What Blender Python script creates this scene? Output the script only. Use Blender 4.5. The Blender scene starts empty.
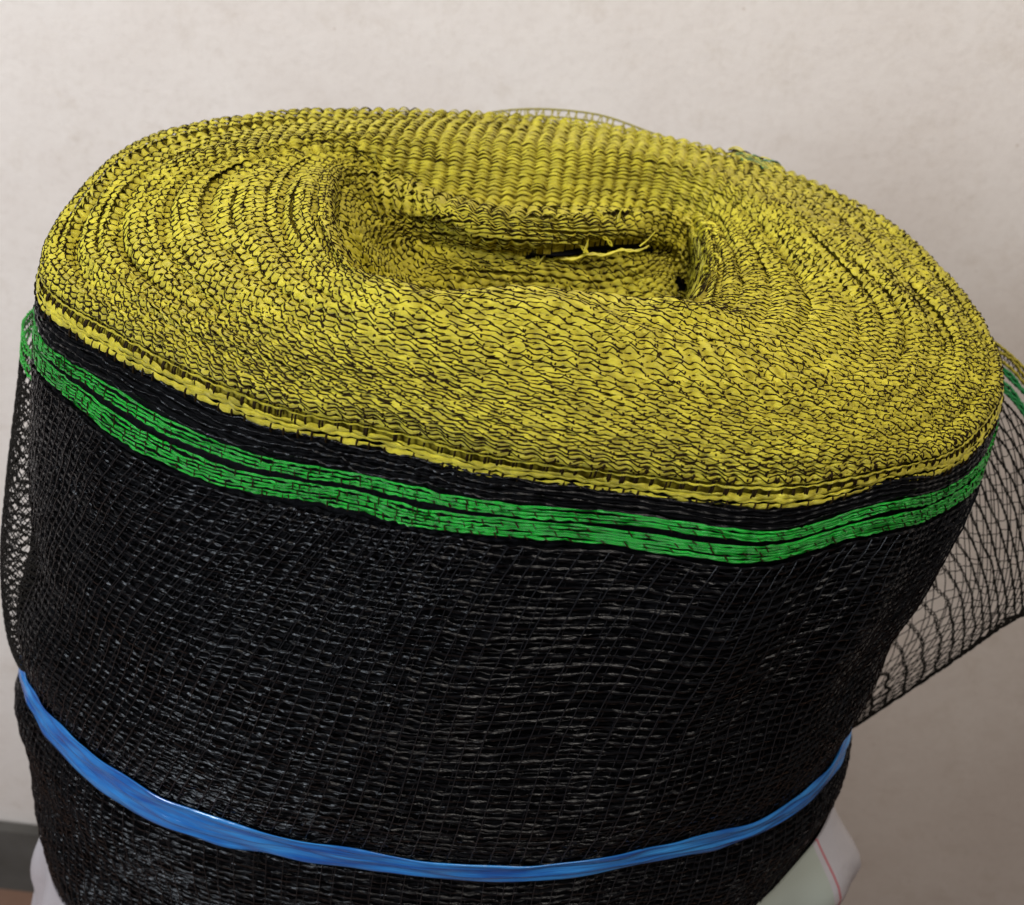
import bpy, math
import numpy as np

C = bpy.context.scene.collection
scene = bpy.context.scene
rng = np.random.default_rng(11)
PI = math.pi

# ------------------------------------------------------------------ camera
W, H, F = 1024, 905, 1000.0
CAM = np.array([-0.0158, -0.3405, 0.1355])
PITCH, ROLL, YAW = 0.5329, 0.1632, 0.0502
c_f = np.array([math.sin(YAW) * math.cos(PITCH), math.cos(YAW) * math.cos(PITCH), -math.sin(PITCH)])
_r = np.cross(c_f, [0, 0, 1]); _r /= np.linalg.norm(_r); _u = np.cross(_r, c_f)
c_r = math.cos(ROLL) * _r + math.sin(ROLL) * _u
c_u = -math.sin(ROLL) * _r + math.cos(ROLL) * _u
cd = bpy.data.cameras.new('camera'); cam = bpy.data.objects.new('camera', cd); C.objects.link(cam)
from mathutils import Matrix, Vector
M = Matrix.Identity(4)
for i in range(3):
    M[i][0] = c_r[i]; M[i][1] = c_u[i]; M[i][2] = -c_f[i]; M[i][3] = CAM[i]
cam.matrix_world = M
cd.sensor_width = 36; cd.lens = F / W * 36; cd.clip_start = 0.01; cd.clip_end = 50
cd.dof.use_dof = True; cd.dof.focus_distance = 0.295; cd.dof.aperture_fstop = 18
scene.camera = cam

# ------------------------------------------------------------------ light
wd = bpy.data.worlds.new('World'); scene.world = wd; wd.use_nodes = True
wd.node_tree.nodes['Background'].inputs[0].default_value = (0.93, 0.95, 1.0, 1)
wd.node_tree.nodes['Background'].inputs[1].default_value = 0.17


def area(name, loc, target, size, power, col, sy=None):
    l = bpy.data.lights.new(name, 'AREA'); l.energy = power; l.color = col
    l.size = size
    if sy: l.shape = 'RECTANGLE'; l.size_y = sy
    o = bpy.data.objects.new(name, l); C.objects.link(o)
    o.location = loc
    o.rotation_euler = (Vector(target) - Vector(loc)).to_track_quat('-Z', 'Y').to_euler()
    return o


area('window_light', (-1.18, -0.86, 0.46), (0, 0, 0.0), 0.40, 31, (0.82, 0.905, 1.0), 0.8)
area('ceiling_light', (0.12, -0.62, 1.22), (0.0, 0.05, 0), 0.7, 23, (1.0, 0.93, 0.84))
scene.view_settings.view_transform = 'Standard'
scene.view_settings.look = 'None'
scene.view_settings.exposure = 0.0
scene.view_settings.gamma = 1


# ------------------------------------------------------------------ helpers
def unproj(px, py, z):
    """ray through a picture point met with the level plane z (used once, to measure the roll)"""
    d = c_f[None] + np.asarray(px)[:, None] * 0
    d = c_f + ((np.asarray(px, float) - W / 2) / F)[:, None] * c_r + ((H / 2 - np.asarray(py, float)) / F)[:, None] * c_u
    k = (np.asarray(z, float) - CAM[2]) / d[:, 2]
    return CAM + d * k[:, None]


def at_depth(px, py, dep):
    px = np.asarray(px, float); py = np.asarray(py, float); dep = np.asarray(dep, float)
    d = c_f + ((px - W / 2) / F)[..., None] * c_r + ((H / 2 - py) / F)[..., None] * c_u
    return CAM + d * dep[..., None]


def proj(P):
    d = P - CAM
    z = d @ c_f
    return W / 2 + F * (d @ c_r) / z, H / 2 - F * (d @ c_u) / z


def nrm(v):
    return v / np.maximum(np.linalg.norm(v, axis=-1, keepdims=True), 1e-12)


def wob(th, s, seed, mmax=9, smax=40, n=14):
    """smooth random function of the angle th (periodic) and s"""
    r = np.random.default_rng(seed)
    o = 0
    for _ in range(n):
        m = r.integers(0, mmax + 1); k = r.uniform(-smax, smax); p = r.uniform(0, 6.283)
        o = o + np.cos(m * th + k * s + p)
    return o / math.sqrt(n / 2)


def catmull_periodic(pts, n):
    """pts [K,...] periodic -> n samples"""
    K = len(pts); u = np.arange(n) / n * K
    i = np.floor(u).astype(int); f = (u - i).reshape((-1,) + (1,) * (pts.ndim - 1))
    p0, p1, p2, p3 = pts[(i - 1) % K], pts[i % K], pts[(i + 1) % K], pts[(i + 2) % K]
    return 0.5 * ((2 * p1) + (-p0 + p2) * f + (2 * p0 - 5 * p1 + 4 * p2 - p3) * f ** 2 + (-p0 + 3 * p1 - 3 * p2 + p3) * f ** 3)


class MB:
    """collects quads into one mesh"""
    def __init__(s):
        s.v = []; s.f = []; s.m = []; s.uv = []; s.n = 0

    def grid(s, P, mat=0, close_u=False, close_v=False, uv=None, mask=None):
        """P [A,B,3] -> quads"""
        A, B = P.shape[:2]
        s.v.append(P.reshape(-1, 3))
        a = np.arange(A if close_u else A - 1); b = np.arange(B if close_v else B - 1)
        a, b = np.meshgrid(a, b, indexing='ij')
        if mask is not None:
            k = mask[a, b]; a = a[k]; b = b[k]
        a2, b2 = (a + 1) % A, (b + 1) % B
        q = np.stack([a * B + b, a2 * B + b, a2 * B + b2, a * B + b2], -1).reshape(-1, 4)
        s.f.append(q + s.n); s.n += A * B
        s.m.append(np.full(len(q), mat, int))
        if uv is None: uv = np.zeros((A, B, 2))
        s.uv.append(uv.reshape(-1, 2))

    def tubes(s, Cn, N, T, r, sides=5, mat=0, taper=None, flat=1.0):
        """many tubes: centres Cn [M,K,3], up N, tangent T"""
        T = nrm(T); B = nrm(np.cross(T, N)); N = np.cross(B, T)
        Mn, K = Cn.shape[:2]
        a = np.arange(sides) / sides * 2 * PI
        rr = np.asarray(r, float)
        if rr.ndim == 0: rr = np.full((Mn, K), float(rr))
        if taper is not None: rr = rr * taper[None]
        P = Cn[:, :, None] + rr[:, :, None, None] * (np.cos(a)[None, None, :, None] * B[:, :, None] + flat * np.sin(a)[None, None, :, None] * N[:, :, None])
        s.v.append(P.reshape(-1, 3))
        m, k, j = np.meshgrid(np.arange(Mn), np.arange(K - 1), np.arange(sides), indexing='ij')
        j2 = (j + 1) % sides
        base = m * K * sides
        q = np.stack([base + k * sides + j, base + k * sides + j2, base + (k + 1) * sides + j2, base + (k + 1) * sides + j], -1).reshape(-1, 4)
        s.f.append(q + s.n); s.n += Mn * K * sides
        s.m.append(np.full(len(q), mat, int)); s.uv.append(np.zeros((Mn * K * sides, 2)))

    def build(s, name, mats, parent=None, smooth=True):
        V = np.concatenate(s.v); Fq = np.concatenate(s.f); Mi = np.concatenate(s.m); UV = np.concatenate(s.uv)
        used = np.zeros(len(V), bool); used[Fq.ravel()] = True
        re = np.cumsum(used) - 1
        V = V[used]; UV = UV[used]; Fq = re[Fq]
        me = bpy.data.meshes.new(name)
        me.vertices.add(len(V)); me.vertices.foreach_set('co', V.astype(np.float32).ravel())
        me.loops.add(len(Fq) * 4); me.loops.foreach_set('vertex_index', Fq.astype(np.int32).ravel())
        me.polygons.add(len(Fq)); me.polygons.foreach_set('loop_start', np.arange(0, len(Fq) * 4, 4, dtype=np.int32))
        me.polygons.foreach_set('material_index', Mi.astype(np.int32))
        me.polygons.foreach_set('use_smooth', np.full(len(Fq), smooth))
        ul = me.uv_layers.new(name='uv'); ul.data.foreach_set('uv', UV[Fq.ravel()].astype(np.float32).ravel())
        me.update(calc_edges=True); me.validate()
        for m in mats: me.materials.append(m)
        o = bpy.data.objects.new(name, me); C.objects.link(o)
        if parent: o.parent = parent
        return o


def tangents(P, axis=-2):
    return nrm(np.gradient(P, axis=axis))


# ------------------------------------------------------------------ materials
def mat(name, base, rough=0.5, spec=0.5, var=None, scale=300, bump=0.0, bscale=600, trans=0.0, sheen=0, uvstretch=None, rvar=0.0, alpha=1):
    m = bpy.data.materials.new(name); m.use_nodes = True
    nt = m.node_tree; b = nt.nodes['Principled BSDF']
    b.inputs['Base Color'].default_value = (*base, 1); b.inputs['Roughness'].default_value = rough
    b.inputs['Specular IOR Level'].default_value = spec
    if trans: b.inputs['Transmission Weight'].default_value = trans
    tc = nt.nodes.new('ShaderNodeTexCoord')
    src = tc.outputs['Object']
    if uvstretch:
        mp = nt.nodes.new('ShaderNodeMapping'); mp.inputs['Scale'].default_value = (*uvstretch, 1)
        nt.links.new(tc.outputs['UV'], mp.inputs['Vector']); src = mp.outputs['Vector']
    if var:
        n = nt.nodes.new('ShaderNodeTexNoise'); n.inputs['Scale'].default_value = scale; n.inputs['Detail'].default_value = 3
        nt.links.new(tc.outputs['Object'], n.inputs['Vector'])
        cr = nt.nodes.new('ShaderNodeValToRGB'); cr.color_ramp.elements[0].position = 0.32; cr.color_ramp.elements[1].position = 0.68
        cr.color_ramp.elements[0].color = (*var, 1); cr.color_ramp.elements[1].color = (*base, 1)
        nt.links.new(n.outputs['Fac'], cr.inputs['Fac'])
        n3 = nt.nodes.new('ShaderNodeTexNoise'); n3.inputs['Scale'].default_value = 16; n3.inputs['Detail'].default_value = 5; n3.inputs['Roughness'].default_value = 0.7
        nt.links.new(tc.outputs['Object'], n3.inputs['Vector'])
        c3 = nt.nodes.new('ShaderNodeValToRGB'); c3.color_ramp.elements[0].position = 0.3; c3.color_ramp.elements[1].position = 0.65
        c3.color_ramp.elements[0].color = (0.80, 0.77, 0.72, 1); c3.color_ramp.elements[1].color = (1, 1, 1, 1)
        nt.links.new(n3.outputs['Fac'], c3.inputs['Fac'])
        mx = nt.nodes.new('ShaderNodeMix'); mx.data_type = 'RGBA'; mx.blend_type = 'MULTIPLY'; mx.inputs[0].default_value = 1
        nt.links.new(cr.outputs['Color'], mx.inputs[6]); nt.links.new(c3.outputs['Color'], mx.inputs[7])
        nt.links.new(mx.outputs[2], b.inputs['Base Color'])
    if bump:
        n2 = nt.nodes.new('ShaderNodeTexNoise'); n2.inputs['Scale'].default_value = 1 if uvstretch else bscale; n2.inputs['Detail'].default_value = 2
        nt.links.new(src, n2.inputs['Vector'])
        bp = nt.nodes.new('ShaderNodeBump'); bp.inputs['Strength'].default_value = bump; bp.inputs['Distance'].default_value = 0.0006
        nt.links.new(n2.outputs['Fac'], bp.inputs['Height']); nt.links.new(bp.outputs['Normal'], b.inputs['Normal'])
        if rvar:
            mr = nt.nodes.new('ShaderNodeMapRange'); mr.inputs['To Min'].default_value = rough - rvar; mr.inputs['To Max'].default_value = rough + rvar
            nt.links.new(n2.outputs['Fac'], mr.inputs['Value']); nt.links.new(mr.outputs['Result'], b.inputs['Roughness'])
    return m


M_yellow = mat('yellow_tape', (0.55, 0.475, 0.031), 0.38, 0.4, var=(0.33, 0.28, 0.016), scale=220, bump=0.7, uvstretch=(2.5, 6))
M_thread = mat('black_thread', (0.012, 0.007, 0.002), 0.6, 0.05)
M_under = mat('yellow_layers_below', (0.27, 0.22, 0.015), 0.7, 0.1, var=(0.13, 0.10, 0.008), scale=500, bump=0.6, bscale=900)  # yellow made darker in the colour, so gaps between tapes look shaded
M_black = mat('black_tape', (0.0022, 0.0022, 0.0027), 0.10, 0.17, bump=0.35, uvstretch=(5, 1.5), rvar=0.05)
M_deep = mat('black_tape_below', (0.002, 0.002, 0.0024), 0.35, 0.03, bump=0.6, uvstretch=(3, 2))
M_warp = mat('black_filament', (0.006, 0.006, 0.007), 0.16, 0.22)
M_core = mat('black_layers_below', (0.0035, 0.0035, 0.004), 0.7, 0.04, bump=0.8, bscale=700)
M_green = mat('green_tape', (0.003, 0.28, 0.016), 0.18, 0.5, var=(0.001, 0.15, 0.008), scale=260, bump=0.6, uvstretch=(7, 5))
M_greend = mat('dark_green_tape', (0.006, 0.13, 0.03), 0.4, 0.4)
M_yellowd = mat('olive_thread', (0.25, 0.21, 0.03), 0.6, 0.08)
M_flap = mat('black_net_thread', (0.007, 0.006, 0.005), 0.5, 0.06)

# ------------------------------------------------------------------ the roll measured: seven closed levels from rim to middle
LV = [
 (0.00, [(1000,375,.004),(962,300,.012),(880,222,.022),(745,163,.030),(575,128,.033),(410,116,.033),(260,119,.030),(125,155,.020),(38,278,0),(112,350,0),(264,418,0),(400,449,0),(527,476,0),(768,499,0),(922,478,0),(987,432,0)]),
 (0.08, [(996,362,.010),(957,290,.018),(875,215,.026),(742,159,.033),(573,124,.035),(410,113,.035),(262,117,.032),(130,150,.024),(46,255,.008),(120,323,.008),(268,392,.008),(403,424,.008),(528,452,.008),(767,474,.008),(918,455,.008),(983,410,.008)]),
 (0.30, [(890,312,.022),(838,256,.028),(770,200,.033),(670,164,.033),(565,151,.034),(430,139,.034),(290,141,.034),(185,175,.028),(160,235,.022),(215,300,.020),(310,346,.020),(420,372,.0205),(535,388,.0205),(735,402,.0205),(838,392,.020),(885,360,.020)]),
 (0.55, [(712,272,.026),(706,238,.021),(690,213,.020),(650,203,.020),(560,200,.0205),(450,188,.021),(378,165,.026),(340,168,.030),(326,208,.033),(346,262,.034),(398,284,.035),(468,290,.035),(540,293,.035),(618,298,.035),(672,304,.034),(700,300,.031)]),
 (0.70, [(690,290,-.005),(690,248,.008),(675,224,.019),(640,220,.022),(555,220,.0245),(460,210,.024),(400,198,.021),(358,198,.018),(353,226,.015),(374,270,.006),(425,345,-.016),(485,354,-.017),(545,356,-.018),(610,356,-.018),(650,345,-.016),(675,322,-.012)]),
 (0.85, [(668,256,.006),(668,243,.012),(656,235,.017),(625,234,.020),(560,236,.020),(480,230,.0195),(435,223,.017),(402,224,.013),(381,246,.006),(408,280,.001),(450,285,-.001),(505,290,-.002),(560,293,-.002),(605,293,-.002),(637,286,.000),(658,271,.003)]),
 (1.00, [(648,243,.012),(641,243,.013),(626,244,.013),(596,246,.0135),(555,248,.0135),(500,248,.013),(455,245,.011),(430,244,.008),(419,245,.007),(428,246,.007),(453,247,.010),(502,249,.012),(557,249,.0125),(596,247,.0125),(625,245,.0125),(640,244,.012)]),
]
NT, NA = 241, 1440
lv_t = np.array([l[0] for l in LV])
lv_p = np.stack([unproj(*np.array(l[1], float).T) for l in LV])          # [7,16,3]
lv_a = np.stack([catmull_periodic(p, NA) for p in lv_p])                 # [7,NA,3]
TT = np.linspace(0, 1, NT)
ANG = np.arange(NA) / NA * 2 * PI


def pchip(xs, ys, x):
    h = np.diff(xs)[:, None, None]; d = np.diff(ys, axis=0) / h
    m = np.zeros_like(ys)
    m[1:-1] = np.where(d[:-1] * d[1:] > 0, 2 * d[:-1] * d[1:] / np.where(np.abs(d[:-1] + d[1:]) < 1e-12, 1e-12, d[:-1] + d[1:]), 0)
    m[0] = d[0]; m[-1] = d[-1]
    i = np.clip(np.searchsorted(xs, x, 'right') - 1, 0, len(xs) - 2)
    hh = np.diff(xs)[i][:, None, None]; f = ((x - xs[i]) / np.diff(xs)[i])[:, None, None]
    return ((1 + 2 * f) * (1 - f) ** 2 * ys[i] + f * (1 - f) ** 2 * hh * m[i] + f ** 2 * (3 - 2 * f) * ys[i + 1] + f ** 2 * (f - 1) * hh * m[i + 1])


G = pchip(lv_t, lv_a, TT)                                                # [NT,NA,3]


def angd(a, c):
    return (a - c + PI) % (2 * PI) - PI


def gauss(x, s):
    return np.exp(-0.5 * (x / s) ** 2)


def ripple(a):
    """wave of the rim, seen from the front as a step in the edge"""
    return 0.0032 * gauss(angd(a, 2 * PI * 13.75 / 16), 0.11) - 0.0016 * gauss(angd(a, 2 * PI * 13.05 / 16), 0.16) + 0.0002 * wob(a, 0, 5, 14, 0)


aa, tt = np.meshgrid(ANG, TT, indexing='xy')
G[:, :, 2] += ripple(aa) * np.exp(-tt / 0.10)
# normals, then lumps and the creases between groups of layers
def normals(G):
    du = np.roll(G, -1, 1) - np.roll(G, 1, 1); dv = np.gradient(G, axis=0)
    return nrm(np.cross(du, dv))


Nn = normals(G)
sgn = np.sign((Nn[60, :, 2]).mean()); Nn *= sgn
lump = 0.0006 * wob(aa, tt, 21, 8, 30) * np.clip((tt - 0.05) / 0.1, 0, 1) * np.where(tt > 0.9, 0.2, 1)
lump += 0.0003 * wob(aa, tt, 23, 18, 90) * np.clip((tt - 0.05) / 0.1, 0, 1)


def A(i): return 2 * PI * i / 16


crease = 0
for (t0, wt, ac, wa, dp) in [
    (0.145, .012, A(7.3), 0.45, .0055), (0.155, .009, A(6.4), 0.35, .0035), (0.235, .008, A(7.9), 0.35, .0035), (0.30, .007, A(8.2), 0.35, .003),
    (0.38, .008, A(7.9), 0.4, .003), (0.45, .007, A(8.1), 0.4, .003), (0.12, .007, A(1.1), 0.45, .003), (0.205, .008, A(0.5), 0.4, .0035),
    (0.29, .007, A(0.3), 0.3, .003), (0.40, .008, A(0.9), 0.3, .004), (0.47, .008, A(1.3), 0.3, .004), (0.18, .008, A(9.2), 0.3, .0025),
    (0.34, .006, A(15.6), 0.25, .002), (0.63, .012, A(8), 0.35, .004), (0.50, .010, A(0.6), 0.35, .004)]:
    crease = crease + dp * gauss(tt - t0 - 0.012 * np.sin(3 * aa + t0 * 40), wt) * gauss(angd(aa, ac), wa)
sidew = np.clip(gauss(angd(aa, A(8.0)), 0.62) + gauss(angd(aa, A(0.4)), 0.62) + 0.25 * gauss(angd(aa, A(12)), 0.7), 0, 1)
_dt = (0.55 - 0.088) / 35
for m_ in range(1, 12):
    crease = crease + 0.0019 * sidew * gauss(tt - 0.088 - (3 * m_ - 0.5) * _dt - 0.0015 * wob(aa, m_ * 1.7, 91, 6, 3), 0.0042) * (0.7 + 0.3 * np.sin(m_ * 2.4 + 2 * aa))
back_ = gauss(angd(aa, A(4.2)), 0.75)
crease = crease + 0.0065 * back_ * gauss(tt - 0.575, 0.022) + 0.003 * gauss(tt - 0.63, 0.03) * gauss(angd(aa, A(8.2)), 0.5)
G = G + Nn * (lump - 0.75 * crease)[:, :, None]
# small folds running through the crumpled middle
mid = gauss(tt - 0.74, 0.16)
G[:, :, 2] += mid * 0.0012 * wob(aa, tt, 33, 7, 55)
Nn = normals(G) * sgn
Tn = nrm(np.roll(G, -1, 1) - np.roll(G, 1, 1))
Sn = nrm(np.cross(Nn, Tn))
if ((Sn * np.gradient(G, axis=0)).sum(-1)).mean() < 0: Sn = -Sn          # inward


def samp(Ar, a, t):
    """bilinear sample of a [NT,NA,3] field at angle a, level t"""
    x = (a / (2 * PI) * NA) % NA; y = np.clip(t, 0, 1) * (NT - 1)
    i = np.floor(x).astype(int) % NA; j = np.clip(np.floor(y).astype(int), 0, NT - 2)
    fx = (x - np.floor(x))[..., None]; fy = (y - j)[..., None]
    i2 = (i + 1) % NA
    return (Ar[j, i] * (1 - fx) + Ar[j, i2] * fx) * (1 - fy) + (Ar[j + 1, i] * (1 - fx) + Ar[j + 1, i2] * fx) * fy


# ------------------------------------------------------------------ the setting
def struct(o, kind='structure'):
    o['kind'] = kind; return o


WALL_Y = 0.36; FLOOR_Z = -0.915
def wall_mat():
    m = bpy.data.materials.new('painted_plaster'); m.use_nodes = True
    nt = m.node_tree; b = nt.nodes['Principled BSDF']; b.inputs['Roughness'].default_value = 0.62; b.inputs['Specular IOR Level'].default_value = 0.25
    tc = nt.nodes.new('ShaderNodeTexCoord')
    def noise(sc, det=4, rough=0.6):
        n = nt.nodes.new('ShaderNodeTexNoise'); n.inputs['Scale'].default_value = sc; n.inputs['Detail'].default_value = det; n.inputs['Roughness'].default_value = rough
        nt.links.new(tc.outputs['Object'], n.inputs['Vector']); return n.outputs['Fac']
    def ramp(src, p0, c0, p1, c1):
        r = nt.nodes.new('ShaderNodeValToRGB'); e = r.color_ramp.elements
        e[0].position = p0; e[0].color = (*c0, 1); e[1].position = p1; e[1].color = (*c1, 1)
        nt.links.new(src, r.inputs['Fac']); return r.outputs['Color']
    def mix(f, a, c, mode='MIX'):
        x = nt.nodes.new('ShaderNodeMix'); x.data_type = 'RGBA'; x.blend_type = mode
        if isinstance(f, float): x.inputs[0].default_value = f
        else: nt.links.new(f, x.inputs[0])
        nt.links.new(a, x.inputs[6]); nt.links.new(c, x.inputs[7]); return x.outputs[2]
    base = ramp(noise(4.5, 6, 0.62), 0.34, (0.535, 0.472, 0.425), 0.66, (0.605, 0.55, 0.505))
    scuff = ramp(noise(26, 8, 0.75), 0.54, (1, 1, 1), 0.76, (0.88, 0.855, 0.82))
    col = mix(1.0, base, scuff, 'MULTIPLY')
    sp = nt.nodes.new('ShaderNodeTexVoronoi'); sp.inputs['Scale'].default_value = 38; nt.links.new(tc.outputs['Object'], sp.inputs['Vector'])
    dots = ramp(sp.outputs['Distance'], 0.02, (0.75, 0.70, 0.65), 0.055, (1, 1, 1))
    col = mix(0.6, col, dots, 'MULTIPLY') if False else mix(1.0, col, dots, 'MULTIPLY')
    grain = ramp(noise(170, 3, 0.7), 0.34, (0.90, 0.885, 0.87), 0.52, (1, 1, 1))
    col = mix(0.45, col, mix(1.0, col, grain, 'MULTIPLY'))
    nt.links.new(col, b.inputs['Base Color'])
    bp = nt.nodes.new('ShaderNodeBump'); bp.inputs['Strength'].default_value = 0.30; bp.inputs['Distance'].default_value = 0.0025
    nt.links.new(noise(60, 9, 0.72), bp.inputs['Height']); nt.links.new(bp.outputs['Normal'], b.inputs['Normal'])
    return m


def slab(name, x0, x1, y0, y1, z0, z1, m):
    P = np.array([[x, y, z] for x in (x0, x1) for y in (y0, y1) for z in (z0, z1)])
    me = bpy.data.meshes.new(name)
    me.from_pydata(P.tolist(), [], [(0, 1, 3, 2), (4, 6, 7, 5), (0, 4, 5, 1), (2, 3, 7, 6), (0, 2, 6, 4), (1, 5, 7, 3)])
    me.update(); me.materials.append(m)
    o = bpy.data.objects.new(name, me); C.objects.link(o); return o


struct(slab('wall', -2.2, 2.2, WALL_Y, WALL_Y + 0.15, FLOOR_Z, 1.9, wall_mat()))
struct(slab('skirting', -2.2, 2.2, WALL_Y - 0.014, WALL_Y - 0.002, FLOOR_Z + 0.001, FLOOR_Z + 0.10, mat('grey_skirting', (0.085, 0.078, 0.07), 0.6, 0.2, var=(0.06, 0.056, 0.05), scale=9)))
struct(slab('floor', -2.2, 2.2, -2.2, WALL_Y + 0.15, FLOOR_Z - 0.05, FLOOR_Z, mat('brown_floor', (0.20, 0.11, 0.075), 0.5, 0.3, var=(0.14, 0.08, 0.055), scale=7)))

# ------------------------------------------------------------------ the roll
roll = bpy.data.objects.new('netting_roll', None); C.objects.link(roll); roll.location = (0, 0, FLOOR_Z)
roll['label'] = 'thick upright roll of black shade netting with yellow selvedge end and green stripes'
roll['category'] = 'net roll'
roll_off = np.array([0, 0, FLOOR_Z])


def part(mb, name, mats, parent=roll, local=True):
    if local:
        mb.v = [v - roll_off for v in mb.v]
    return mb.build(name, mats, parent)


# body surface (angle, distance below the yellow edge)
rim = G[0]                                                               # [NA,3]
STRAP_D = 0.160
sx, sy_, scx, scy = 0.1860, 0.1285, -0.0135, 0.0057
strap_ring = np.stack([scx + sx * np.cos(ANG), scy + sy_ * np.sin(ANG), -0.173 + 0.013 * np.cos(ANG) - 0.015 * np.sin(ANG)], -1)


def ring_at(ar, a):
    x = (a / (2 * PI) * NA) % NA; i = np.floor(x).astype(int) % NA; f = (x - np.floor(x))[..., None]
    return ar[i] * (1 - f) + ar[(i + 1) % NA] * f


def body(a, d):
    a = np.asarray(a, float); d = np.asarray(d, float)
    a, d = np.broadcast_arrays(a, d)
    d = d * (1 - 0.34 * np.clip(gauss(angd(a, A(13.7)), 0.9), 0, 1) * np.exp(-(d / 0.06) ** 2))
    p0 = ring_at(rim, a); p1 = ring_at(strap_ring, a)
    w = np.clip(d / STRAP_D, 0, 1)[..., None]
    P = p0 * (1 - w) + p1 * w
    ex = np.clip(d - STRAP_D, 0, None)
    P[..., 2] -= ex
    out = nrm(np.stack([np.cos(a) / 0.17, np.sin(a) / 0.126, 0 * a], -1))
    bul = 0.0022 * (1 - np.exp(-d / 0.006)) + 0.004 * np.sin(np.clip(d / STRAP_D, 0, 1) * PI)
    bul = bul - 0.0035 * gauss(d - STRAP_D, 0.012)                       # drawn in by the strap
    bul = bul - ex * 0.05
    bul = bul + 0.0007 * wob(a, d, 51, 9, 60) * np.clip(d / 0.02, 0, 1)
    bul = bul + 0.0011 * wob(a, d, 57, 3, 130, 10) * np.clip((d - 0.03) / 0.02, 0, 1)
    # left flank is slack
    bul = bul - 0.006 * gauss(angd(a, A(8.3)), 0.5) * gauss(d - 0.080, 0.045) - 0.010 * gauss(angd(a, A(15.8)), 0.6) * gauss(d - 0.110, 0.045)
    # soft folds on the right of the front
    fold = gauss(angd(a, A(13.6)), 0.35) * np.exp(-((d - 0.055) / 0.05) ** 2)
    bul = bul + 0.0022 * fold * np.sin(angd(a, A(13.6)) * 17)
    P = P + out * bul[..., None]
    P[..., 2] += ripple(a) * (np.exp(-d / 0.05) - 1) + 0.0022 * fold * np.cos(angd(a, A(13.75)) * 13) + 0.0004 * wob(a, d, 52, 10, 40) * np.clip(d / 0.03, 0, 1)
    return P


def body_frame(a, d):
    P = body(a, d)
    T = nrm(body(a + 1e-3, d) - body(a - 1e-3, d)); S = nrm(body(a, d - 4e-4) - body(a, d + 4e-4))
    N = nrm(np.cross(T, S))
    c = P.copy(); c[..., 2] = 0
    s = np.sign((N * c).sum(-1, keepdims=True)); s[s == 0] = 1
    return P, T, S, N * s


# solid mass of inner layers: flank down to the floor, and the top under the stitches
mb = MB()
dd = np.concatenate([np.linspace(0.0, 0.27, 80), np.linspace(0.28, 0.165 + abs(FLOOR_Z) - 0.165 - 0.002, 12)])
a2 = np.arange(480) / 480 * 2 * PI
Ag, Dg = np.meshgrid(a2, dd, indexing='ij')
P, T, S, N = body_frame(Ag, Dg)
P = P - N * 0.0026
deep = Dg > 0.265
P[..., 2] = np.maximum(P[..., 2], FLOOR_Z + 0.002)
mb.grid(P, 0, close_u=True)
part(mb, 'black_inner_roll', [M_core])


def holes(P, k=1.0):
    """where the crumpled middle is torn or open"""
    x, y = proj(P)
    sl = ((x - 590 - 0) / 58) ** 2 + ((y - 247 + (x - 590) * 0.10) / 5.5) ** 2 < k
    s2 = ((x - 618) / 16) ** 2 + ((y - 213) / 3.5) ** 2 < 1
    tr = ((x - 681) / 7) ** 2 + ((y - 285 - (x - 681) * 0.7) / 7) ** 2 < min(k, 1.6)
    return sl | s2 | tr


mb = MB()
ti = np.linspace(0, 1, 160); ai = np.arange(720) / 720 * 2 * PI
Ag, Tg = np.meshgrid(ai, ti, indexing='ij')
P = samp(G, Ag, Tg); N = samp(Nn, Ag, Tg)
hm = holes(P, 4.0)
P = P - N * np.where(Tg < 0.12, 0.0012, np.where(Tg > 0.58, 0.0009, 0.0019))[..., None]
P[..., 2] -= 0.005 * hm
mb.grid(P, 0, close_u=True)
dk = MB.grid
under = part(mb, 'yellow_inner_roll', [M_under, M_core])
# torn places coloured black, painting in the darkness inside the openings
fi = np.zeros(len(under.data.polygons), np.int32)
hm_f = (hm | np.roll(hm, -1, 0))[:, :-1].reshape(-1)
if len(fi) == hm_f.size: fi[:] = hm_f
under.data.polygons.foreach_set('material_index', fi)

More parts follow.
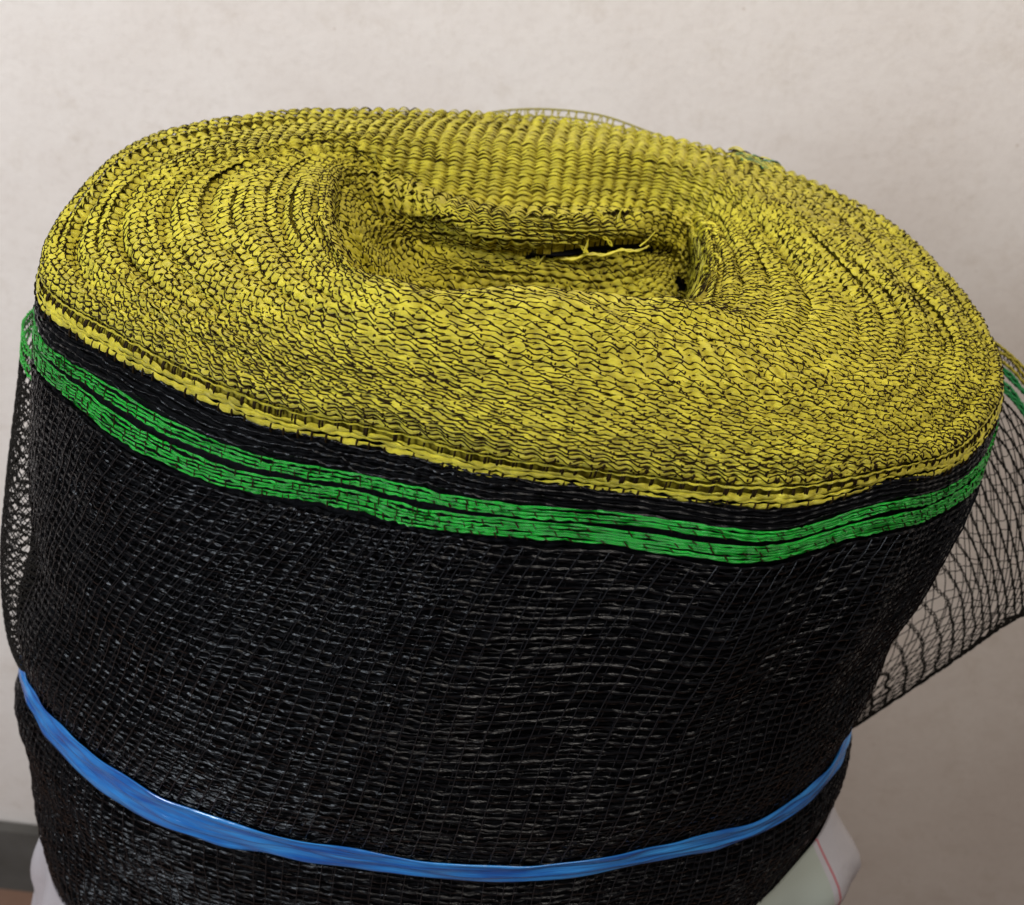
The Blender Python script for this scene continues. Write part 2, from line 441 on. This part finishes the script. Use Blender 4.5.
# ------------------------------------------------------------------ yellow selvedge: rows of stitched tape wound round
STITCH = 0.0072
NROW = 35
row_t = np.concatenate([[0.008, 0.050, 0.069], np.linspace(0.088, 0.55, NROW + 1)[:-1], np.linspace(0.55, 0.995, 25)])
mb = MB()
SEG = 9
for j, t0 in enumerate(row_t):
    face = j < 2
    da = ANG
    tw = t0 + (0 if face else 0.002 * wob(ANG, j * 0.37, 77, 10, 3) * min(1, (t0 - 0.07) / 0.1))
    if t0 > 0.93: tw = t0 + 0 * ANG
    grp = 0
    if 3 <= j < 3 + NROW: grp = (((j - 3) % 3) - 1) * -0.13 * (0.55 - 0.088) / NROW
    Pr = samp(G, ANG, tw * np.ones(NA))
    # arc length measured from the back both ways
    k0 = NA // 4
    order = (np.arange(NA + 1) + k0) % NA
    wgt = 1 + 0.85 * (gauss(angd(ANG, A(0)), 0.75) + gauss(angd(ANG, A(8)), 0.75)) * (0 if face else 1)
    L = np.concatenate([[0], np.cumsum(np.linalg.norm(np.diff(Pr[order], axis=0), axis=1) * 0.5 * (wgt[order][1:] + wgt[order][:-1]))])
    st = STITCH * (0.55 if face else 1)
    n = max(6, int(round(L[-1] / st)))
    # stitch phase: equal counts left and right of the back so columns line up there
    s = (np.arange(n * SEG) + 0.0) / SEG
    jit = rng.normal(0, 0.07, n)
    ph = s + np.interp(s, np.arange(n), jit, period=n)
    a = np.interp((s / n * L[-1]), L, np.arange(NA + 1) / NA * 2 * PI) + k0 / NA * 2 * PI
    tj = t0 + (0 if face else 0.002 * wob(a, j * 0.37, 77, 10, 3) * min(1, (t0 - 0.07) / 0.1)) * (t0 <= 0.93)
    sw_ = gauss(angd(a, A(8.0)), 0.7) + gauss(angd(a, A(0.4)), 0.7)
    tj = tj + grp * sw_
    # pitch across, measured on the surface
    tn = row_t[min(j + 1, len(row_t) - 1)]; tp = row_t[max(j - 1, 0)]
    q = np.linalg.norm(samp(G, a, np.full_like(a, tn)) - samp(G, a, np.full_like(a, tp)), axis=1) / (2 if 0 < j < len(row_t) - 1 else 1)
    q = np.clip(q, 0.0010, 0.0046 if t0 < 0.5 else 0.007)
    back = gauss(angd(a, A(4)), 0.75) * np.clip((0.95 - t0) / 0.1, 0, 1)
    if 0.6 < t0 < 0.96: back = np.maximum(back, 0.8)
    P = samp(G, a, tj); N = samp(Nn, a, tj); T = samp(Tn, a, tj); S = samp(Sn, a, tj)
    fr = ph % 1.0
    arch = np.sin(PI * fr) ** 0.8
    amp = np.interp(s, np.arange(n), rng.uniform(0.7, 1.25, n), period=n)
    hgt = (0.00012 if face else 0.00068 * (1 + 1.7 * back)) * arch * amp
    wid = q * ((0.36 if j == 0 else 0.24) * (0.85 + 0.2 * arch) if face else (0.67 - 0.24 * back - 0.06 * sw_) * (0.50 + 0.56 * arch)) * np.interp(s, np.arange(n), rng.uniform(0.85, 1.15, n), period=n)
    side = 0 if face else q * 0.14 * np.sin(2 * PI * fr + 0.6) + q * 0.09 * np.interp(s, np.arange(n), rng.normal(0, 1, n), period=n)
    Cn = P + N * hgt[:, None] + S * (side * np.ones(len(s)))[:, None]
    v = np.array([-1, -0.62, -0.2, 0.25, 0.65, 1.0])
    cap = np.sqrt(np.clip(1 - (0.92 * v) ** 2, 0, 1)) - 0.45
    tilt = 0.25                                                          # each layer leans on the next
    prof = Cn[:, None] + S[:, None] * (wid[:, None] * v)[..., None] + N[:, None] * (0.00065 * cap[None] + tilt * 0.0009 * (v[None] * 0.5) + 0.00012 * np.sin(v * 9 + s[:, None] * 3.1))[..., None]
    uv = np.stack([np.repeat(s[:, None], len(v), 1) + j * 7.3, np.repeat(v[None] * 2, len(s), 0)], -1)
    hk = holes(Cn)
    cut = hk & (rng.random(len(s)) < 2)
    mask = ~(cut[:, None] | np.zeros((1, len(v)), bool))
    if face:
        for so in ((-0.34, 0.28, 0.02) if j == 0 else (-0.2, 0.22)):
            wn = wid * rng.uniform(0.40, 0.55) * (1 + 0.3 * np.interp(s, np.arange(n), rng.normal(0, 1, n), period=n))
            sn = q * (so + 0.05 * np.interp(s, np.arange(n), rng.normal(0, 1, n), period=n) + 0.03 * np.sin(2 * PI * (fr + so * 3)))
            hn = 0.00012 * np.interp(s, np.arange(n), rng.normal(0, 1, n), period=n) + 0.0002 * arch
            tw = np.interp(s, np.arange(n), rng.normal(0, 0.35, n), period=n)
            up = S * np.cos(tw)[:, None] + N * np.sin(tw)[:, None]
            pf = (Cn + S * sn[:, None] + N * hn[:, None])[:, None] + up[:, None] * (wn[:, None] * v)[..., None] + N[:, None] * (0.0004 * cap)[None, :, None]
            mb.grid(pf, 0, close_u=True, uv=uv)
    else:
        mb.grid(prof, 0, close_u=True, uv=uv, mask=mask)
    # black thread over this row
    def strand(s0, qs, lift, r, mat_=1, keep=None):
        """s0 [M,K] stitch coordinate, qs [M,K] across"""
        ss = s0 % n
        idx = ss * SEG
        a_ = np.interp(ss / n * L[-1], L, np.arange(NA + 1) / NA * 2 * PI) + k0 / NA * 2 * PI
        i0 = np.floor(idx).astype(int) % (n * SEG); f0 = (idx - np.floor(idx)); i1 = (i0 + 1) % (n * SEG)
        cc = Cn[i0] * (1 - f0)[..., None] + Cn[i1] * f0[..., None]
        ww = q[i0]
        N_ = N[i0]; S_ = S[i0]
        dome = 0.00066 * np.sqrt(np.clip(1 - (qs / 0.75) ** 2, 0, 1)) - 0.00034
        Ct = cc + S_ * (qs * ww)[..., None] + N_ * (dome + lift)[..., None]
        if keep is None: keep = np.ones(len(Ct), bool)
        keep = keep & ~holes(Ct[:, Ct.shape[1] // 2])
        rr = np.broadcast_to(np.asarray(r, float), Ct.shape[:2])[keep]
        Ct = Ct[keep]; N_ = N_[keep]
        if len(Ct): mb.tubes(Ct, N_, np.gradient(Ct, axis=1), rr, 5, mat_)
    k = np.arange(n)[:, None]
    r0 = 0.00020
    bk = np.interp(np.arange(n) + 0.3, s, back, period=n) * 0.92
    if t0 > 0.60: bk = np.full_like(bk, 0.42)
    if face:
        kk = np.arange(n)[:, None] + rng.normal(0, 0.05, (n, 1))
        ql, qh = (0.30, 1.05) if j == 0 else (0.25, 0.75)
        for off, pk in ((0.0, 0.92), (0.17, 0.75)):
            sK = kk + off + rng.normal(0, 0.05, (n, 1)) + np.array([0, 0.01, 0.02, 0.03, 0.04])[None]
            qK = (ql + (qh - ql) * np.linspace(0, 1, 5))[None] + rng.normal(0, 0.06, (n, 1))
            strand(sK, qK, np.array([-.0003, .0001, .0002, .0001, -.0003])[None] + 0 * sK, 0.00034 * rng.uniform(0.7, 1.3, (n, 1)) * np.ones((1, 5)), keep=rng.random(n) < pk)
        if j == 0:
            sK = kk + 0.4 + np.array([0, 0.02, 0.04, 0.06])[None]; qK = np.array([-0.75, -0.5, -0.3, -0.15])[None] + rng.normal(0, 0.06, (n, 1))
            strand(sK, qK, np.array([.0002, .0002, .0001, -.0003])[None] + 0 * sK, 0.00034, keep=rng.random(n) < 0.8)
    else:
        ks = np.linspace(-0.45, 1.05, 11)[None]
        qz = np.interp(ks[0], [-0.45, -0.2, 0.08, 0.32, 0.58, 0.82, 1.05], [0.30, 0.56, 0.50, 0.10, -0.36, -0.50, -0.34])[None]
        sK = k + ks + rng.normal(0, 0.07, (n, 1)); qK = qz * rng.uniform(0.8, 1.15, (n, 1)) + rng.normal(0, 0.05, (n, 1)) + rng.normal(0, 0.03, (n, 11))
        lift = np.full((n, 11), 0.00005); lift[:, 0] = -0.0004; lift[:, -1] = -0.0004
        strand(sK, qK, lift, r0 * rng.uniform(0.8, 1.25, (n, 1)) * np.ones((1, 11)), keep=rng.random(n) < 0.96 - bk)
        # thin second thread along the upper side of each stitch
        sK = k + np.linspace(-0.05, 0.75, 7)[None] + rng.normal(0, 0.08, (n, 1)); qK = np.array([-.52, -.42, -.2, .12, .38, .5, .52])[None] * rng.uniform(0.8, 1.15, (n, 1)) + rng.normal(0, 0.04, (n, 7))
        lift = np.full((n, 7), 0.00002); lift[:, 0] = -0.0004; lift[:, -1] = -0.0004
        strand(sK, qK, lift, r0 * 0.75, keep=rng.random(n) < 0.30 - 0.5 * bk)
        # knots: a short v through the middle of the tape
        for sg in (-1, 1):
            kt = np.linspace(0, 1, 4)[None]
            sK = k + 0.5 + rng.normal(0, 0.06, (n, 1)) + sg * 0.035 * (kt - 0.15)
            qK = -0.16 + 0.36 * kt + rng.normal(0, 0.08, (n, 1))
            strand(sK, qK, np.array([-.0003, .00004, .00004, -.0003])[None] + 0 * sK, r0 * 1.45, keep=rng.random(n) < 0.72 - bk)
part(mb, 'yellow_selvedge', [M_yellow, M_thread])

# frayed ends round the tear
def frayed(pts, r=0.00035):
    ctrl = at_depth(np.array([p[0] for p in pts], float), np.array([p[1] for p in pts], float), np.array([p[2] for p in pts], float))
    u = np.linspace(0, len(pts) - 1, 8 * (len(pts) - 1) + 1)
    Pp = np.stack([np.interp(u, np.arange(len(pts)), ctrl[:, i]) for i in range(3)], -1)
    for _ in range(6): Pp[1:-1] = 0.25 * Pp[:-2] + 0.5 * Pp[1:-1] + 0.25 * Pp[2:]
    m = MB()
    for o_ in (-1, 1):
        Q = Pp + np.array([0.0003, 0.0002, 0.0003]) * o_ * np.sin(u * 3)[:, None]
        m.tubes(Q[None], np.tile(np.array([0, -0.5, 0.8]), (1, len(Q), 1)), np.gradient(Q, axis=0)[None], r, 6, 0, np.linspace(1, 0.6, len(Q)))
    part(m, 'frayed_thread', [M_yellow])


def dep_at(x, y):
    """depth of the top surface nearest to a picture point"""
    X, Y = proj(G[::2, ::4].reshape(-1, 3)); i = np.argmin((X - x) ** 2 + (Y - y) ** 2 + 0)
    return float((G[::2, ::4].reshape(-1, 3)[i] - CAM) @ c_f)


D0 = dep_at(590, 240)
for pts in ([(540, 262), (536, 254), (530, 249)], [(540, 262), (545, 255), (549, 249)], [(584, 253), (588, 243), (586, 235), (581, 236)], [(588, 253), (581, 246), (577, 241)],
            [(612, 246), (608, 240), (603, 237)], [(618, 222), (620, 212), (624, 208)], [(640, 246), (648, 240), (655, 232)], [(604, 219), (597, 212), (592, 208)]):
    frayed([(x, y, D0 - 0.004 - 0.001 * i) for i, (x, y) in enumerate(pts)])
# rolled lower lip of the tear
mlip = [(x, 262 - 0.13 * (x - 540) + 2 * math.sin(x * 0.2), D0 - 0.002) for x in range(540, 650, 9)]
frayed(mlip, 0.0006)

mb = MB()
g = np.random.default_rng(19)
aL = g.uniform(A(0.0), A(2.6), 64); tL = g.uniform(0.50, 0.66, 64)
kt = np.linspace(0, 1, 9)[None]
base = samp(G, aL, tL)[:, None]; nL = samp(Nn, aL, tL)[:, None]; tgL = samp(Tn, aL, tL)[:, None]; sL = samp(Sn, aL, tL)[:, None]
ln = g.uniform(0.003, 0.0065, (64, 1)); sk = g.normal(0.9, 0.2, (64, 1))
Cl = base + tgL * ((kt - 0.5) * ln)[..., None] + sL * ((kt - 0.5) * ln * sk)[..., None] + nL * (0.0006 + np.sin(kt * PI) * g.uniform(0.0006, 0.0018, (64, 1)))[..., None]
mb.tubes(Cl, np.repeat(nL, 9, 1), np.gradient(Cl, axis=1), 0.00048, 5, 0, np.array([.4, .8, 1, 1, 1, 1, 1, .8, .4]))
part(mb, 'frayed_edge', [M_yellow])

# ------------------------------------------------------------------ black netting on the flank
def tape_rows(mbx, ds, st, amp, wid, lift, mat_, seed, a0=0, a1=2 * PI, segs=7, warp=0.0, twist=0.6, wig=0.0006):
    r = np.random.default_rng(seed)
    for d0 in ds:
        n = int(round(0.98 * (a1 - a0) / (2 * PI) / st)); K = n * segs
        s = np.arange(K) / segs
        a = a0 + s / n * (a1 - a0)
        ph = (s + d0 * warp) % 1.0
        arch = np.sin(PI * ph)
        am = np.interp(s, np.arange(n), r.uniform(0.5, 1.4, n), period=n)
        dz = wig * wob(a, d0 * 3, seed + 1, 16, 20) + np.interp(s, np.arange(n), r.normal(0, 0.6 * wig, n), period=n)
        P, T, S, N = body_frame(a, d0 + dz)
        w = wid * (0.75 + 0.35 * arch) * np.interp(s, np.arange(n), r.uniform(0.7, 1.3, n), period=n)
        tw = np.interp(s, np.arange(n), r.normal(0, twist, n), period=n)   # tape twist
        Cn = P + N * (lift + amp * arch * am)[:, None]
        v = np.array([-1, -0.4, 0.2, 1.0]); cap = np.array([-0.3, 0.3, 0.35, -0.3])
        up = S * np.cos(tw)[:, None] + N * np.sin(tw)[:, None]; nn = N * np.cos(tw)[:, None] - S * np.sin(tw)[:, None]
        prof = Cn[:, None] + up[:, None] * (w[:, None] * v)[..., None] + nn[:, None] * (0.0007 * cap)[None, :, None]
        uv = np.stack([np.repeat(s[:, None], 4, 1) + d0 * 900, np.repeat(v[None] * 2, K, 0)], -1)
        mbx.grid(prof, mat_, close_u=True, uv=uv)


def warps(mbx, d0, d1, n, lift, r, mat_, seed, lean=0.0, K=60):
    g = np.random.default_rng(seed)
    a = (np.arange(n) / n * 2 * PI + g.normal(0, 0.12 / n * 2 * PI, n))[:, None]
    d = np.linspace(d0, d1, K)[None]
    # leaning just under the stripes, straight further down
    aa_ = a - lean * np.exp(-np.clip(d - 0.026, 0, 9) / 0.034) + 0.006 * wob(a, d, seed + 3, 12, 70)
    dB = d + 0 * aa_
    P, T, S, N = body_frame(aa_, dB)
    Cn = P + N * (lift + 0.0003 * np.sin(d * 2000 + a * 40))[..., None]
    mbx.tubes(Cn, N, np.gradient(Cn, axis=1), r, 5, mat_)


mb = MB()
WP = 0.00335
r_ = np.random.default_rng(100)
def paired(ds, sp):
    ds = np.asarray(ds); return np.sort(np.concatenate([ds - sp / 2, ds + sp / 2]) + r_.normal(0, 0.00012, 2 * len(ds)))
tape_rows(mb, np.arange(0.0016, 0.0098, 0.00105), 0.0047, 0.0003, 0.00045, -0.0004, 2, 101, twist=0.6)
tape_rows(mb, np.arange(0.0020, 0.0098, 0.0024), 0.0047, 0.0003, 0.00035, 0.0000, 0, 103, twist=0.9)
tape_rows(mb, np.arange(0.0255, 0.275, WP * 0.55), 0.0052, 0.0005, 0.0007, -0.0014, 2, 102, warp=40)
tape_rows(mb, np.arange(0.0262, 0.275, WP), 0.0052, 0.0004, 0.00052, 0.0000, 0, 105, warp=55, twist=0.7, wig=0.0005)
tape_rows(mb, np.arange(0.0276, 0.275, WP * 1.04), 0.0050, 0.0004, 0.00030, -0.0005, 0, 107, warp=25, twist=1.2, wig=0.0007)
warps(mb, 0.0255, 0.275, 205, -0.0001, 0.00016, 1, 122, lean=-0.055)
warps(mb, 0.0255, 0.275, 190, 0.0008, 0.00020, 1, 120, lean=-0.075)
part(mb, 'black_netting', [M_black, M_warp, M_deep])

for (ds, seed) in (((0.0112, 0.0134), 201), ((0.0174, 0.0195, 0.0217), 205)):
    mb = MB()
    tape_rows(mb, paired(ds, 0.00105), 0.0048, 0.0003, 0.00043, 0.0003, 0, seed, twist=0.9, wig=0.00032)
    g = np.random.default_rng(seed)
    for d0 in ds:                                                        # dark ties biting into the green tape
        n = 200
        a = (np.arange(n) / n * 2 * PI + g.normal(0, 0.006, n))[:, None]
        d = d0 + np.linspace(-0.0010, 0.0010, 4)[None] * g.uniform(0.5, 1.2, (n, 1))
        Aq = a + g.normal(0, 0.004, (n, 1)) + np.linspace(-0.004, 0.004, 4)[None]
        P, T, S, N = body_frame(Aq, d)
        Cn = P + N * 0.00075
        kp = g.random(n) < 0.8
        mb.tubes(Cn[kp], N[kp], np.gradient(Cn, axis=1)[kp], 0.00018 * g.uniform(0.7, 1.3, (kp.sum(), 1)) * np.ones((1, 4)), 5, 1)
    part(mb, 'green_stripe', [M_green, M_thread])


# ------------------------------------------------------------------ loose net: sheets of thread on a small control surface
def bez(ctrl, u, v):
    """ctrl [R,Cc,3]: catmull along both, u,v in 0..1"""
    R, Cc = ctrl.shape[:2]
    def w1(x, n):
        x = np.clip(x, 0, 1) * (n - 1); i = np.clip(np.floor(x).astype(int), 0, n - 2); f = x - i
        f_ = f[..., None]
        return i, f_
    def cm(getp, i, f, n):
        p1 = getp(i); p2 = getp(i + 1)
        p0 = np.where((i > 0)[..., None], getp(np.maximum(i - 1, 0)), 2 * p1 - p2)
        p3 = np.where((i < n - 2)[..., None], getp(np.minimum(i + 2, n - 1)), 2 * p2 - p1)
        return 0.5 * ((2 * p1) + (-p0 + p2) * f + (2 * p0 - 5 * p1 + 4 * p2 - p3) * f ** 2 + (-p0 + 3 * p1 - 3 * p2 + p3) * f ** 3)
    iv, fv = w1(v, R); iu, fu = w1(u, Cc)
    return cm(lambda r_: cm(lambda c_: ctrl[r_, c_], iu, fu, Cc), iv, fv, R)


def sheet_frame(ctrl, u, v):
    P = bez(ctrl, u, v)
    Tu = bez(ctrl, np.clip(u + .004, 0, 1), v) - bez(ctrl, np.clip(u - .004, 0, 1), v)
    Tv = bez(ctrl, u, np.clip(v + .004, 0, 1)) - bez(ctrl, u, np.clip(v - .004, 0, 1))
    return P, nrm(np.cross(Tu, Tv))


def net(mbx, ctrl, rows, ncol, r_w, r_z, m_w, m_z, seed, lean=0.5):
    g = np.random.default_rng(seed)
    K = 90
    u = np.linspace(0, 1, K)[None]
    for k_, vv in enumerate(rows):
        for o_ in (-1, 1):                                               # twisted pair
            v_ = np.clip(vv + 0.004 * np.sin(u * 150 + o_ * 1.5) * 1.0 + 0.0028 * wob(u * 6, vv, seed + k_, 7, 3), 0, 1)
            P, N = sheet_frame(ctrl, u + 0 * v_, v_)
            mbx.tubes(P + N * 0.00025 * o_, N, np.gradient(P, axis=1), r_w, 5, m_w)
    for i in range(len(rows) - 1):
        n = ncol
        kt = np.linspace(0, 1, 6)[None]
        for sg in (1, -0.35):
            u0 = (np.arange(n)[:, None] + 0.5 + g.normal(0, 0.22, (n, 1)) + (0.3 * (i % 2))) / n
            uu = u0 + sg * lean / n * (kt - 0.5) + 0.10 / n * np.sin(kt * 6.28)
            v_ = rows[i] + (rows[i + 1] - rows[i]) * kt + 0 * uu
            P, N = sheet_frame(ctrl, np.clip(uu, 0, 1), v_)
            mbx.tubes(P, N, np.gradient(P, axis=1), r_z, 4, m_z)


# the free end hanging out on the right
fl = np.array([
    [(955, 318, .425), (992, 340, .425), (1030, 374, .425), (1068, 432, .425), (1092, 540, .425)],
    [(948, 400, .430), (984, 412, .430), (1022, 460, .428), (1044, 528, .425), (1052, 598, .420)],
    [(930, 455, .438), (962, 480, .436), (990, 540, .433), (1004, 595, .430), (1004, 626, .428)],
    [(876, 545, .452), (906, 562, .449), (944, 605, .446), (950, 642, .444), (944, 668, .443)],
    [(822, 690, .474), (836, 700, .472), (846, 712, .470), (850, 722, .469), (850, 730, .468)]], float)
flc = at_depth(fl[..., 0], fl[..., 1], fl[..., 2])
mb = MB()
rws = np.concatenate([np.linspace(0.16, 0.99, 21)])
net(mb, flc, rws, 19, 0.00030, 0.00021, 0, 0, 301, lean=1.6)
# cut end: bunched thread along the edge
K = 220
for o_ in range(3):
    v_ = np.linspace(0.1, 1, K)[None]; u_ = np.clip(0.985 + 0.012 * np.sin(v_ * 70 + o_ * 2.1) + 0.008 * wob(v_ * 40, 0, 311 + o_, 6, 1), 0, 1)
    P, N = sheet_frame(flc, u_, v_)
    mb.tubes(P, N, np.gradient(P, axis=1), 0.00050, 5, 0)
flap = part(mb, 'loose_end', [M_flap])
flap['label'] = 'see-through loose end of the netting hanging off the right side'
mb = MB()
net(mb, flc, np.array([0.0, 0.02, 0.045]), 40, 0.00055, 0.0002, 0, 1, 320, lean=1)
part(mb, 'yellow_edge', [M_yellowd, M_flap], flap)
for vv in ((0.062, 0.075), (0.105, 0.12, 0.135)):
    mb = MB()
    net(mb, flc, np.array(vv), 34, 0.00055, 0.0002, 0, 1, 330, lean=1)
    part(mb, 'green_stripe', [M_greend, M_flap], flap)

# slack outer layer on the left flank
lf = np.array([
    [(34, 285, .40), (24, 305, .385), (34, 330, .37), (70, 360, .355)],
    [(40, 350, .41), (20, 372, .395), (24, 400, .375), (60, 420, .355)],
    [(40, 440, .42), (9, 470, .405), (14, 500, .38), (52, 510, .355)],
    [(40, 530, .43), (4, 552, .415), (8, 575, .39), (50, 590, .365)],
    [(46, 610, .44), (10, 625, .425), (14, 645, .40), (48, 650, .38)],
    [(50, 660, .45), (26, 670, .435), (28, 682, .41), (50, 685, .39)]], float)
lfc = at_depth(lf[..., 0], lf[..., 1], lf[..., 2])
mb = MB()
net(mb, lfc, np.linspace(0.16, 1, 36), 13, 0.00028, 0.00022, 0, 0, 401, lean=1.6)
part(mb, 'slack_netting', [M_flap])
mb = MB()
net(mb, lfc, np.array([0.065, 0.08, 0.112, 0.128]), 14, 0.00034, 0.0002, 0, 1, 402, lean=0.6)
part(mb, 'slack_green_stripe', [M_green, M_thread])

# loose edge standing up behind the back rim
bf = np.array([[(470, 118, .515), (500, 111, .516), (545, 109, .517), (600, 115, .517), (650, 132, .515), (690, 146, .512)],
               [(470, 124, .513), (500, 124, .514), (545, 124, .515), (600, 130, .515), (650, 143, .513), (690, 152, .511)],
               [(470, 136, .511), (500, 136, .512), (545, 136, .513), (600, 140, .513), (650, 151, .511), (690, 160, .510)]], float)
bfc = at_depth(bf[..., 0], bf[..., 1], bf[..., 2])
mb = MB()
net(mb, bfc, np.array([0.0, 0.24, 0.5, 1.0]), 34, 0.00036, 0.00034, 0, 0, 501, lean=0.4)
part(mb, 'loose_selvedge', [M_yellowd, M_thread])
# fluffed green and black tuft on the back right rim
mb = MB()
g = np.random.default_rng(7)
n = 110
x0 = g.uniform(728, 772, n); y0 = 153 + (x0 - 732) * 0.38 + g.normal(0, 2, n)
kt = np.linspace(0, 1, 6)[None]
X = x0[:, None] + (g.uniform(6, 18, (n, 1))) * kt; Y = y0[:, None] + (g.uniform(0, 9, (n, 1))) * kt - g.uniform(0, 5, (n, 1)) * np.sin(kt * PI)
DD = np.full_like(X, dep_at(755, 168) - 0.002)
Pt = at_depth(X, Y, DD)
mb.tubes(Pt, np.tile(np.array([0, -.5, .8]), (n, 6, 1)), np.gradient(Pt, axis=1), 0.0003, 5, 0)
mb.m[-1][:] = np.repeat(g.choice([0, 0, 1, 2, 2], n), 25)
part(mb, 'frayed_tuft', [M_thread, M_greend, M_yellow])

# ------------------------------------------------------------------ blue strap
mb = MB()
K = 1800
a = np.arange(K) / K * 2 * PI
v = np.linspace(-1, 1, 17)
wd_ = 0.0046 + 0.0036 * gauss(angd(a, A(10.2)), 0.42) - 0.0012 * gauss(angd(a, A(8.3)), 0.35) + 0.0003 * wob(a, 0, 601, 30, 0)
dc = STRAP_D + 0.0015 * wob(a, 0, 603, 3, 0) * 0.5
Ag = np.repeat(a[:, None], 17, 1); Dg = dc[:, None] + wd_[:, None] * v[None]
P, T, S, N = body_frame(Ag, Dg)
wr = 0.00012 * wob(Ag * 3, Dg, 605, 22, 900, 20) + 0.00016 * wob(Ag, Dg, 606, 12, 4200, 20) + 0.00025 * wob(Ag, Dg, 607, 40, 1500, 24)
P = P + N * (0.0016 + wr + 0.0003 * (1 - v ** 2))[..., None]
Pin = P - N * 0.0004
loop = np.concatenate([P, Pin[:, ::-1]], 1)
uvs = np.stack([np.repeat(a[:, None] / 6.283, 34, 1), np.repeat(np.concatenate([v, v[::-1]])[None], K, 0)], -1)
mb.grid(loop, 0, close_u=True, close_v=True, uv=uvs)
M_strap = mat('blue_plastic', (0.010, 0.115, 0.43), 0.19, 0.6, bump=0.6, uvstretch=(90, 7), rvar=0.1)
nt = M_strap.node_tree; bs = nt.nodes['Principled BSDF']
tcs = nt.nodes.new('ShaderNodeTexCoord'); mps = nt.nodes.new('ShaderNodeMapping'); mps.inputs['Scale'].default_value = (38, 1.7, 1)
nss = nt.nodes.new('ShaderNodeTexNoise'); nss.inputs['Scale'].default_value = 1; nss.inputs['Detail'].default_value = 5
crs = nt.nodes.new('ShaderNodeValToRGB'); ee = crs.color_ramp.elements
ee[0].position = 0.36; ee[0].color = (0.004, 0.050, 0.20, 1); ee[1].position = 0.70; ee[1].color = (0.022, 0.15, 0.36, 1)
nt.links.new(tcs.outputs['UV'], mps.inputs['Vector']); nt.links.new(mps.outputs['Vector'], nss.inputs['Vector']); nt.links.new(nss.outputs['Fac'], crs.inputs['Fac']); nt.links.new(crs.outputs['Color'], bs.inputs['Base Color'])
strap = mb.build('plastic_strap', [M_strap])
strap['label'] = 'shiny blue plastic strap tied round the black netting'; strap['category'] = 'strap'

# ------------------------------------------------------------------ white plastic sleeve round the foot
mb = MB()
K = 720; J = 60
a = np.arange(K) / K * 2 * PI
top = 0.226 + 0.0022 * wob(a, 0, 701, 26, 0)
top = top + 0.13 * gauss(angd(a, A(5.5)), 0.7) + 0.040 * gauss(angd(a, A(10.2)), 0.4) + 0.012 * gauss(angd(a, A(9.1)), 0.3) - 0.046 * gauss(angd(a, A(15.2)), 0.2) + 0.10 * gauss(angd(a, A(1.8)), 0.6)
jj = np.linspace(0, 1, J) ** 1.6
Dg = top[:, None] + (0.91 - top[:, None]) * jj[None]
Ag = np.repeat(a[:, None], J, 1)
P, T, S, N = body_frame(Ag, Dg)
out = nrm(np.stack([np.cos(Ag) / 0.17, np.sin(Ag) / 0.126, 0 * Ag], -1))
rel = np.clip(Dg - top[:, None], 0, 1)
ramp_ = 1 - np.exp(-rel / 0.03)
off = 0.0010 + 0.05 * np.clip(Dg - STRAP_D, 0, 1) * ramp_ + (0.010 + 0.003 * np.cos(Ag)) * ramp_ * (1 + 0.3 * wob(Ag, Dg, 706, 8, 20)) + 0.0032 * wob(Ag, Dg, 705, 34, 70, 22) * np.clip(rel / 0.03, 0.05, 1)
off = off + 0.013 * gauss(angd(Ag, A(15.1)), 0.13) * gauss(rel - 0.026, 0.014)
off = np.maximum(off, 0.0008)
P = P + out * off[..., None]
P[..., 2] = np.maximum(P[..., 2], FLOOR_Z + 0.001)
P2 = P - out * 0.0006
mb.grid(np.concatenate([P, P2[:, ::-1]], 1), 0, close_u=True, close_v=False)
M_sack = mat('milky_plastic', (0.31, 0.285, 0.295), 0.42, 0.5, bump=1.0, bscale=90, trans=0.25)
M_red = mat('red_print', (0.26, 0.10, 0.11), 0.4, 0.4); M_pale = mat('pale_green_print', (0.22, 0.235, 0.205), 0.4, 0.4)
sack = mb.build('plastic_sack', [M_sack, M_red, M_pale])
nf = len(sack.data.polygons); mi = np.zeros((K, 2 * J - 1), np.int32)
deg = a
mi[(angd(a, A(14.80)) > -0.007) & (angd(a, A(14.80)) < 0.007)] = 1
mi[(angd(a, A(14.48)) > -0.12) & (angd(a, A(14.48)) < 0.10)] = 2
if mi.size == nf: sack.data.polygons.foreach_set('material_index', mi.ravel())
sack['label'] = 'crinkled white plastic sack with a thin red line around the foot of the net roll'; sack['category'] = 'sack'
